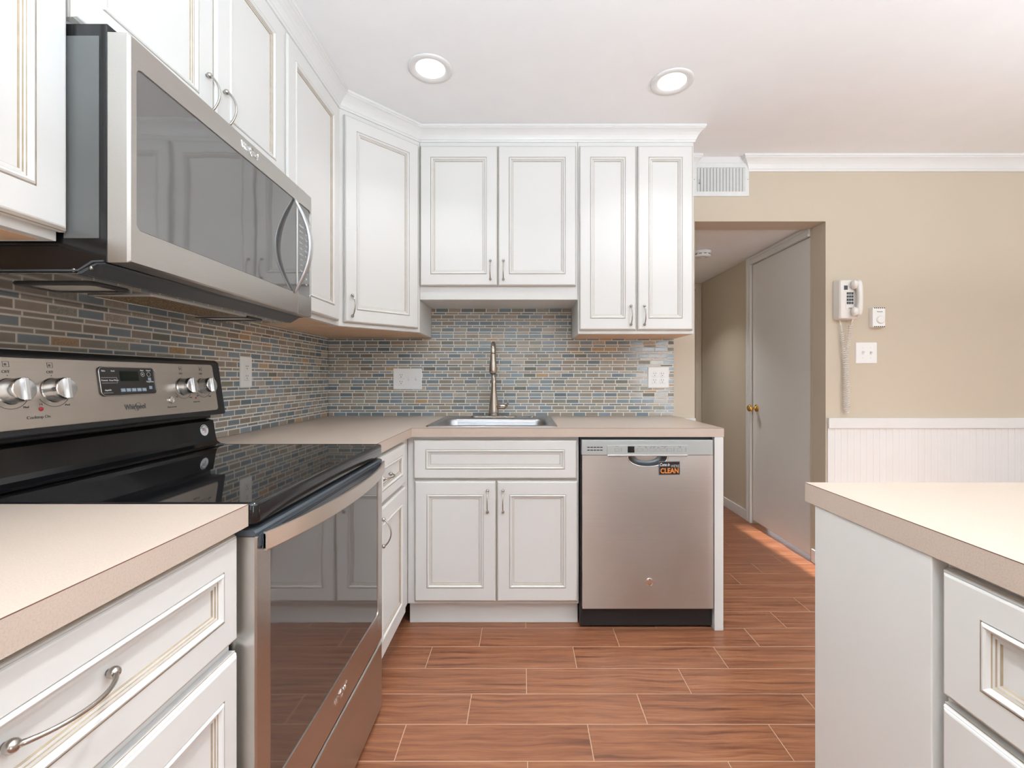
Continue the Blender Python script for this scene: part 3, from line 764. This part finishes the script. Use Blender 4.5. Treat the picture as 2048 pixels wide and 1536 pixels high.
obj('key_panel', b, ['dw_strip', 'chrome'], t, .001)
b = MB()
for r in range(2):
    for c in range(5): b.box(BK, DU0+.022+c*.0144, DU0+.034+c*.0144, .8265-r*.0125, .8305-r*.0125, DW+.0008, DW+.0014)
obj('vent_slots', b, 'slot', t)
obj('display', MB().box(BK, DU0+.2035, DU0+.2335, .8055, .8335, DW+.0044, DW+.0052), 'black_gloss', t)
b = MB()
def keybox(u0, u1, v0, v1, w, th=.0006):
    for a in ((u0, u1, v0, v0+th), (u0, u1, v1-th, v1), (u0, u0+th, v0, v1), (u1-th, u1, v0, v1)): b.box(BK, *a, w, w+.0004)
for k in (.145, .245, .272, .302, .329, .356, .380, .426): keybox(DU0+k, DU0+k+.022, .8115, .8235, DW+.0045)
for k in (.283, .304, .318, .337, .366, .436): b.box(BK, DU0+k, DU0+k+.006, .8265, .8285, DW+.0045, DW+.0050)
for k in (.172, .408, .461):
    for j in range(3): b.box(BK, DU0+k, DU0+k+.005, .8110+j*.0065, .8128+j*.0065, DW+.0045, DW+.0050)
for k, s_ in ((.156, 'Start'), (.256, 'Cycle'), (.283, 'Temp'), (.318, 'Dry Wash'), (.367, 'Delay Hours'), (.437, 'Reset')):
    b.text(BK.at(DU0+k, .8335, DW+.0045), s_, .0052)
obj('key_markings', b, 'ink', t)
b = MB(); G = BK.at(.568, .2245, DW+.0035)
b.lathe(G, [(.0185, 0), (.0185, .003), (.0165, .0042), (.0155, .003), (.0150, .003)], 36, 0).lathe(G, [(.0150, .0028), (.001, .0030)], 30, 1)
b.text(G.at(0, 0, .003), 'GE', .0165, 0, shear=.25, sx=.9)
for k in range(4):
    a = PI/4+k*PI/2; b.tube([G(.0125*math.cos(a+d), .0125*math.sin(a+d), .0034) for d in (-.45, -.2, 0, .2, .45)], .0006, 6, 0)
obj('maker_badge', b, ['chrome', 'black_gloss'], t, label='round chrome badge')
obj('kick_plate', MB().box(BK, .266, .853, .012, .092, -2.15, -2.133).box(BK, .266, .853, .088, .104, -2.13, -2.10, 0), 'black_gloss', t, .002)

t = thing('dishwasher_magnet', 'small black and orange sign magnet reading clean on the dishwasher door', 'magnet', (.6575, 2.055, .7055))
G = Fr(BK(.6575, .7357, DW+.0008), (1,0,.012), (-.012,0,1))
obj('plate', MB().box(G, -.0475, .0475, -.0305, .0305, 0, .004), [flat('magnet_rim', (.16, .16, .17), .35)], t, .0015)
obj('printed_face', MB().box(G, -.0445, .0445, -.0275, .0275, .004, .0046), [flat('magnet_face', (.020, .018, .018), .3)], t)
b = MB().text(G.at(-.0225, .0155, .0046), 'Come in', .0205, 0, shear=.35, bold=.0003, sx=.62)
b.text(G.at(.0245, .0085, .0046), "WE'RE", .0165, 1, bold=.0002, sx=.82)
b.text(G.at(0, -.0125, .0046), 'CLEAN', .0315, 2, bold=.0008, sx=.84)
obj('lettering', b, ['ink_white', flat('grey_letters', (.42, .43, .45), .5), 'orange'], t)

# ------------------------------------------------------------------ range
RY0, RY1 = .8275, 1.5715; RC = (RY0+RY1)/2
t = thing('electric_range', 'stainless steel and black glass-top electric range between the counters', 'range', (-.8, RC, 0))
obj('body', MB().box(LF, RY0+.001, RY1-.001, .012, .872, -1.14, -.534), 'black_satin', t)
# cooktop
cy, hyy = RC, (RY1-RY0)/2
def ck(w0, hu, hv, r, z): return [WF(cu_, cv_, z) for cu_, cv_ in [(-.7925+a, cy+b_) for a, b_ in rr(hu, hv, r, 5)]]
b = MB().loops([ck(0, .3045, hyy-.002, .012, .8745), ck(0, .3095, hyy, .014, .880), ck(0, .3095, hyy, .014, .9085), ck(0, .3075, hyy-.002, .013, .9135), ck(0, .304, hyy-.006, .011, .9150), ck(0, .298, hyy-.012, .009, .9140)], 0, True, False, sm=True)
obj('cooktop_frame', b, 'black_gloss', t)
obj('cooktop', MB().loops([ck(0, .298, hyy-.012, .009, .9130), ck(0, .298, hyy-.012, .009, .9141)], 0, False, True), 'glass_cook', t, label='black ceramic glass cooktop')
# backguard
def bg(pts, y0, y1): return MB().prism(Fr((0,0,0), (1,0,0), (0,0,1)), pts, -y1, -y0)
BG0, BG1 = RY0+.004, 1.5745
pts = [(-1.1500, .9150), (-1.012, .9165), (-1.030, .9195), (-1.042, .928), (-1.046, .940), (-1.056, .998), (-1.070, 1.002), (-1.1500, 1.002)]
obj('rear_riser', bg(pts, BG0, BG1-.014), 'black_gloss', t, .0015)
pts = [(-1.150, 1.0025), (-1.075, 1.0025), (-1.075, 1.018), (-1.026, 1.018), (-1.0245, 1.024), (-1.0495, 1.192), (-1.060, 1.2005), (-1.150, 1.2005)]
obj('backguard', bg(pts, BG0, BG1+.003), 'black_satin', t, .004)
PA = Vector((-1.0245, 0, 1.024)); PB = Vector((-1.0495, 0, 1.192)); vd = (PB-PA).normalized()
PF = Fr((-1.0245, 0, 1.024), (0,1,0), vd)        # v measured from the bottom edge of the leaning panel
def pz(z): return (z-1.024)/vd.z
L = [rrl(PF, RC, pz(1.1095), .3385, .0755, .010, .0003), rrl(PF, RC, pz(1.1095), .3385, .0755, .010, .0022), rrl(PF, RC, pz(1.1095), .3370, .0740, .009, .0030)]
obj('control_panel', MB().loops(L, 0, True, True), 'steel_pan', t, label='brushed steel control panel')
knobs = []
for i, (y, z) in enumerate(((.922, 1.114), (1.008, 1.114), (1.392, 1.114), (1.478, 1.114))):
    G = PF.at(y, pz(z), .003)
    b = MB().lathe(G, [(.0275, 0), (.0275, .002), (.0255, .004), (.0245, .018), (.0240, .030), (.0225, .0325), (.002, .0325)], 36)
    b.box(G, -.0042, .0042, -.0232, .0232, .012, .0385)
    k = obj('knob', b, flat('satin_knob_metal', (.78, .79, .80), .22, 1.0), t, .0012)
    knobs.append(k)
for k, (y, z) in zip(knobs, ((.922, 1.114), (1.008, 1.114), (1.392, 1.114), (1.478, 1.114))):
    G = PF.at(y, pz(z), .0031); b = MB()
    b.text(G.at(-.002, .040, 0), 'OFF', .0085).box(G, -.0008, .0008, .0315, .0333, 0, .0005)
    for a in ((-.006, .006, .050, .0506), (-.006, .006, .0610, .0616), (-.006, -.0054, .050, .0616), (.0054, .006, .050, .0616), (-.003, .001, .053, .0575)): b.box(G, *a, 0, .0005)
    obj('dial_marking', b, 'ink', k); b = MB()
    b.tube([G(.036*math.cos(q), .036*math.sin(q), .0002) for q in [math.radians(-150+6*i) for i in range(21)]], .0006, 5)
    b.text(G.at(-.030, -.030, 0), 'Hi', .0065).text(G.at(.026, -.034, 0), 'Med', .0060)
    obj('dial_marking', b, 'ink', k)
for y, z, s_, h_ in ((.970, 1.058, 'Cooktop On', .0090), (1.440, 1.066, 'Surface On', .0060), (1.338, 1.056, 'Press to Lock', .0060)):
    obj('panel_lettering', MB().text(PF.at(y, pz(z), .0031), s_, h_), 'ink', t)
obj('indicator_light', MB().lathe(PF.at(.977, pz(1.075), .0031), [(.0048, 0), (.0040, .0015), (.001, .002)], 16), 'red', t, label='small red indicator lens')
obj('indicator_light', MB().lathe(PF.at(1.440, pz(1.078), .0031), [(.0028, 0), (.001, .0012)], 12), 'red', t, label='tiny red indicator lens')
obj('lock_button', MB().lathe(PF.at(1.338, pz(1.076), .0031), [(.010, 0), (.0098, .003), (.007, .0045), (.0062, .003), (.0030, .0035), (.0005, .004)], 24), 'chrome', t)
b = MB().text(PF.at(1.213, pz(1.0645), .0031), 'Whirlpool', .0195, bold=.0002, sx=.80)
b.tube([PF(1.2195+.0085*math.cos(a)*1.1+.004*math.sin(a), pz(1.0645)+.0105*math.sin(a), .0034) for a in [math.radians(-60+12*i) for i in range(29)]], .0004, 5)
obj('maker_lettering', b, 'ink', t)
# clock and key display
L = [rrl(PF, 1.2035, pz(1.132), .0870, .0375, .012, .0030), rrl(PF, 1.2035, pz(1.132), .0870, .0375, .012, .0050), rrl(PF, 1.2035, pz(1.132), .0845, .0350, .011, .0062)]
b = MB().loops(L, 0, True, True)
b.box(PF, 1.2835, 1.2885, pz(1.106), pz(1.158), .0050, .0075, 1)
b.tube([PF(1.2035+a*.97, pz(1.132)+c*.97, .0056) for a, c in rr(.087, .0375, .012, 5)], .0011, 6, 1)
obj('key_panel', b, ['panel_grey', 'chrome'], t)
obj('clock_display', MB().box(PF, 1.176, 1.2325, pz(1.132), pz(1.158), .0062, .0068), 'screen', t)
b = MB()
DP = lambda y, z: PF.at(y, pz(z), .0062)
for y, z, s_ in ((1.131, 1.158, 'Bake'), (1.157, 1.158, 'Broil'), (1.131, 1.1345, 'Convect'), (1.157, 1.1345, 'Keep Warm'), (1.137, 1.110, 'AquaLift'), (1.246, 1.1605, 'Start'), (1.267, 1.1605, 'Cancel'), (1.268, 1.130, 'Temp/Time')):
    b.text(DP(y, z), s_, .0052, 0, bold=.00012)
for y in (1.180, 1.1965, 1.213, 1.2295, 1.246):
    b.box(DP(y, 1.109), -.0068, .0068, -.0045, .0045, 0, .0003, 1); b.text(DP(y, 1.109).at(0, 0, .0003), 'Time', .0045, 0, bold=.0001)
for y, z in ((1.268, 1.137), (1.268, 1.114)): b.box(DP(y, z), -.005, .005, -.0042, .0042, 0, .0003, 1)
for y in (1.247, 1.267): b.tube([DP(y, 1.150)(.0058*math.cos(a), .0058*math.sin(a), .0002) for a in [2*PI*i/18 for i in range(19)]], .0005, 5, 0)
b.prism(DP(1.247, 1.150), [(-.002, -.0028), (.0028, 0), (-.002, .0028)], 0, .0004, 0)
for u0_, u1_, v0_, v1_ in ((1.123, 1.166, 1.1275, 1.1282), (1.123, 1.166, 1.1410, 1.1417), (1.166, 1.1665, 1.1275, 1.1417), (1.123, 1.150, 1.103, 1.1036)): b.box(PF, u0_, u1_, pz(v0_), pz(v1_), .0062, .0066, 0)
obj('key_markings', b, ['ink_white', 'ink_blue'], t)
# round sticker on the riser
vs_ = (Vector((-1.056, 0, .998))-Vector((-1.046, 0, .940))).normalized()
SF = Fr((-1.0512, 1.508, .969), (0,1,0), vs_).at(0, 0, .0006)
b = MB().lathe(SF, [(.0185, 0), (.0185, .0004)], 40, 0)
b.lathe(SF.at(0, 0, .0004), [(.0125, 0), (.0125, .0002)], 30, 1)
for k in range(4): b.box(SF, -.001, .0085-.0012*abs(k-1.5), .0050-.0042*k, .0070-.0042*k, .0006, .0008, 2)
b.box(SF, -.0090, -.0015, -.001, .0075, .0006, .0008, 3); b.prism(SF.at(-.0052, .0032, 0), [(.0028*(1 if i % 2 == 0 else .42)*math.sin(2*PI*i/10), .0028*(1 if i % 2 == 0 else .42)*math.cos(2*PI*i/10)) for i in range(10)], .0008, .001, 1)
for i, ch in enumerate('AMERICA'):
    a = math.radians(60-20*i); Gf = Fr(SF(.0152*math.sin(-a), .0152*math.cos(a), .0004), (0, math.cos(a), 0), vs_)
    G2 = Fr(Gf.o, SF.U*math.cos(a)+SF.V*math.sin(a), SF.V*math.cos(a)-SF.U*math.sin(a)); b.text(G2, ch, .0058, 4, bold=.0001)
obj('round_sticker', b, ['ink_white', 'ink_white', 'red', 'ink', 'slot'], t, label='round flag sticker')
# oven door
XD = -.4835
b = MB()
Lw = [(RY0+.0015, RY1-.0015), ]
u0, u1, v0, v1 = RY0+.0015, RY1-.0015, .2500, .8540
def rc(u0, u1, v0, v1, w, r=.001): return rrl(LF, (u0+u1)/2, (v0+v1)/2, (u1-u0)/2, (v1-v0)/2, r, w, 5)
L = [rc(u0, u1, v0, v1, XD-.048), rc(u0, u1, v0, v1, XD-.003, .002), rc(u0+.003, u1-.003, v0+.003, v1-.003, XD, .003), rc(u0+.047, u1-.041, .3520, .8330, XD, .012), rc(u0+.0475, u1-.0415, .3525, .8325, XD-.003, .012)]
b.loops(L, 0, True, False)
dr = obj('oven_door', b, 'steel', t)
obj('window', MB().loops([rc(u0+.0475, u1-.0415, .3525, .8325, XD-.0040, .012), rc(u0+.0475, u1-.0415, .3525, .8325, XD-.0030, .012), rc(u0+.0500, u1-.044, .355, .830, XD-.0024, .011)], 0, True, True), 'oven_glass', dr, label='dark reflective oven window')
b = MB(); pr = [(-.548, .8545), (XD-.001, .8545), (XD-.0005, .8600), (XD-.004, .8640), (XD-.012, .8655), (-.548, .8655)]
b.prism(Fr((0,0,0), (1,0,0), (0,0,1)), pr, -(RY1-.001), -(RY0+.001))
b.box(LF, RY0+.010, RY1-.010, .8330, .8545, XD-.001, XD+.0008, 0)
for z_ in (.8455, .8495): b.box(LF, RY0+.09, RY1-.09, z_, z_+.0016, XD+.0006, XD+.0011, 1)
obj('door_top_trim', b, ['charcoal', 'slot'], dr, .0012)
# bowed handle
b = MB(); L = []; n = 28; H0, H1 = RY0+.0175, RY1-.006
for i in range(n+1):
    k = i/n; y = H0+(H1-H0)*k; s = 2*k-1; x = -.4725+.0385*(1-abs(s)**2.2)
    L.append([Vector((x-.0068, y, .8235)), Vector((x-.001, y, .8225)), Vector((x, y, .8245)), Vector((x, y, .8560)), Vector((x-.001, y, .8580)), Vector((x-.0068, y, .8575))])
b.loops(L, 0, True, True, sm=False)
hd = obj('handle', b, 'steel_pan', dr, label='wide bowed steel handle')
for y in (H0, H1-.030): obj('handle_bracket', MB().box(LF, y, y+.030, .8245, .8560, XD+.0010, -.4725-.0068+.006), 'charcoal', hd, .002)
b = MB().text(LF.at(RC+.012, .305, XD), 'Whirlpool', .0240, ex=.0007, bold=.0004, sx=.85)
b.tube([LF(RC+.016+.012*math.cos(a), .305+.013*math.sin(a), XD+.0009) for a in [math.radians(-60+12*i) for i in range(29)]], .0006, 5)
obj('maker_lettering', b, 'chrome', dr)
L = [rc(u0, u1, .0150, .2400, XD-.048), rc(u0, u1, .0150, .2400, XD-.005, .002), rc(u0+.002, u1-.002, .018, .2375, XD-.001, .002), rc(u0+.004, u1-.004, .020, .2350, XD, .002)]
obj('storage_drawer', MB().loops(L, 0, True, True), 'steel', t, label='lower storage drawer front')

# ------------------------------------------------------------------ microwave
MY0, MY1 = .823, 1.579; MZ0, MZ1 = 1.3492, 1.7640
ROT = math.atan((.7295-.7085)/(MY1-MY0))
MF = Fr((-.7085, MY0, 0), (-math.sin(ROT), math.cos(ROT), 0), (0,0,1))     # u along the front, v up, w outward (front face w=0)
MWd = (MY1-MY0)/math.cos(ROT)
t = thing('over_range_microwave', 'stainless steel microwave mounted under the cabinet over the range', 'microwave', (-.9, (MY0+MY1)/2, MZ0))
b = MB().prism(Fr((0,0,0), (1,0,0), (0,0,1)), [(-1.150, 1.3340), (-.800, 1.3340), (-.772, 1.3500), (-.752, 1.3505), (-.752, 1.7830), (-1.150, 1.7830)], -(MY1-.002), -(MY0+.0045))
obj('case', b, 'black_gloss', t, .0015)
b = MB().box(Fr((0,0,0), (1,0,0), (0,0,1)), -.830, -.766, 1.394, 1.760, -(MY0+.0047), -(MY0+.0030))
obj('side_panel', b, flat('grey_side_panel', (.12, .123, .122), .22), t, .004)
Fx = Fr((0,0,0), (1,0,0), (0,0,1))
obj('bottom_flange', MB().prism(Fx, [(-1.148, 1.3345), (-.8020, 1.3345), (-.7760, 1.3505), (-.757, 1.3515), (-.757, 1.3545), (-.778, 1.3535), (-.8035, 1.3375), (-1.148, 1.3375)], -(MY0+.0050), -(MY0+.0015)), 'charcoal', t, .0006)
cs = MWd-.102       # door / control split
def mc(u0, u1, v0, v1, w, r=.001): return rrl(MF, (u0+u1)/2, (v0+v1)/2, (u1-u0)/2, (v1-v0)/2, r, w, 5)
L = [mc(0, cs-.0007, MZ0, MZ1, -.040), mc(0, cs-.0007, MZ0, MZ1, -.004, .002), mc(.004, cs-.0015, MZ0+.002, MZ1-.002, 0, .003), mc(.0165, cs+.2, 1.4135, 1.7115, 0, .014)]
# door frame: left, top and bottom rails around glass that runs on to the control side
b = MB()
L = [mc(0, cs-.0007, MZ0, MZ1, -.038), mc(0, cs-.0007, MZ0, MZ1, -.004, .002), mc(.004, cs-.0015, MZ0+.003, MZ1-.003, 0, .003), mc(.0165, cs-.0022, 1.4135, 1.7115, 0, .012), mc(.0170, cs-.0030, 1.4140, 1.7110, -.003, .012)]
b.loops(L, 0, True, False)
dr = obj('door', b, 'steel', t)
obj('window', MB().loops([mc(.0170, cs-.003, 1.4140, 1.7110, -.0045, .012), mc(.0170, cs-.003, 1.4140, 1.7110, -.0030, .012), mc(.0185, cs-.0035, 1.4155, 1.7095, -.0024, .011)], 0, True, True), 'mw_glass', dr, label='dark mirrored window')
b = MB()
L = [mc(cs+.0007, MWd, MZ0, MZ1, -.038), mc(cs+.0007, MWd, MZ0, MZ1, -.004, .002), mc(cs+.0015, MWd-.003, MZ0+.003, MZ1-.003, 0, .003), mc(cs+.0022, MWd-.009, 1.4135, 1.7115, 0, .012), mc(cs+.003, MWd-.0095, 1.4140, 1.7110, -.003, .012)]
b.loops(L, 0, True, False)
cp = obj('control_frame', b, 'steel', t)
obj('key_panel', MB().loops([mc(cs+.003, MWd-.0095, 1.4140, 1.7110, -.0045, .010), mc(cs+.003, MWd-.0095, 1.4140, 1.7110, -.0026, .010)], 0, True, True), 'mw_glass', cp)
b = MB()
rows = ['Popcorn', 'Potato', 'Steam', 'Reheat', 'Soften', 'Defrost', '1 2 3', '4 5 6', '7 8 9', '0', 'Start']
b2 = MB()
for i, s_ in enumerate(rows):
    b.text(MF.at(cs+.030, 1.640-i*.0185, -.0026), s_, .0085, 0, bold=.0001)
    b2.text(MF.at(cs+.066, 1.640-i*.0185, -.0026), ('Auto', 'Melt', 'Cook', 'Time', 'Power', 'Clock', 'Light', 'Fan', 'Mute', 'Off', '+30')[i], .0075, 0, bold=.0001)
obj('key_markings', b, 'ink_white', cp); obj('key_markings', b2, 'ink_white', cp)
b = MB(); L = []; n = 30
for i in range(n+1):
    k = i/n; v = 1.4105+(1.7095-1.4105)*k; s = 2*k-1; c = (1-s*s)
    wv = .003+.052*c**1.15; hw_ = .0045+.0085*c**.7; th = .004+.005*c
    du = 0.012*c
    cc = cs-.022
    L.append([MF(cc-hw_, v, wv-th), MF(cc-hw_*.9, v, wv-.001), MF(cc-hw_*.5, v, wv+.001), MF(cc+hw_*.5, v, wv+.001), MF(cc+hw_*.9, v, wv-.001), MF(cc+hw_, v, wv-th)])
b.loops(L, 0, True, True, sm=True)
obj('handle', b, flat('satin_silver_handle', (.62, .63, .64), .3, .85), dr, label='bowed vertical silver handle')
b = MB().text(MF.at(MWd/2+.005, 1.7400, 0), 'Whirlpool', .0220, ex=.0008, bold=.0005, sx=.85)
b.tube([MF(MWd/2+.010+.011*math.cos(a), 1.7400+.012*math.sin(a), .0010) for a in [math.radians(-60+12*i) for i in range(29)]], .0006, 5)
obj('maker_lettering', b, 'chrome', dr)
# underside: pan, two lamp covers, two grease filters, screws
b = MB().box(WF, -1.145, -.806, MY0+.006, MY1-.006, 1.3300, 1.3338)
pan = obj('bottom_pan', b, flat('underside_grey_steel', (.26, .26, .26), .06, .9), t, .0015)
obj('sloped_vent_strip', MB().prism(Fr((0,0,0), (1,0,0), (0,0,1)), [(-.8050, 1.3300), (-.7990, 1.3305), (-.7700, 1.3475), (-.7560, 1.3485), (-.7560, 1.3500), (-.7720, 1.3498), (-.8050, 1.3338)], -(MY1-.004), -(MY0+.004)), 'charcoal', t, .0008)
for y in (.948, 1.452):
    fr2 = [rrl(WF, -.931, y, .083, .047, .012, 1.3299), rrl(WF, -.931, y, .081, .045, .012, 1.3262), rrl(WF, -.931, y, .070, .034, .010, 1.3262), rrl(WF, -.931, y, .069, .033, .010, 1.3295)]
    lc = obj('lamp_cover', MB().loops(fr2, 0), 'black_satin', pan)
    obj('lens', MB().loops([rrl(WF, -.931, y, .069, .033, .010, 1.3299), rrl(WF, -.931, y, .069, .033, .010, 1.3285)], 0, True, True), 'lens', pan)
obj('grease_filter', MB().box(WF, -.982, -.850, 1.047, 1.385, 1.3280, 1.3301), 'filter', pan, .001)
obj('filter_frame', MB().loops([[Vector((-.916+a, 1.216+c, z)) for a, c in rr(hx_, hy_, .006, 3)] for hx_, hy_, z in ((.076, .179, 1.3299), (.075, .178, 1.3268), (.067, .170, 1.3268), (.066, .169, 1.3299))], 0), 'steel', pan)
for x, z in ((-.955, 1.3365), (-.812, 1.3365), (-.781, 1.3405)):
    obj('screw', MB().lathe(Fr((x, MY0+.0046, z), (1,0,0), (0,0,1)), [(.0038, 0), (.0034, .0022), (.001, .0030)], 12), 'nickel', pan)
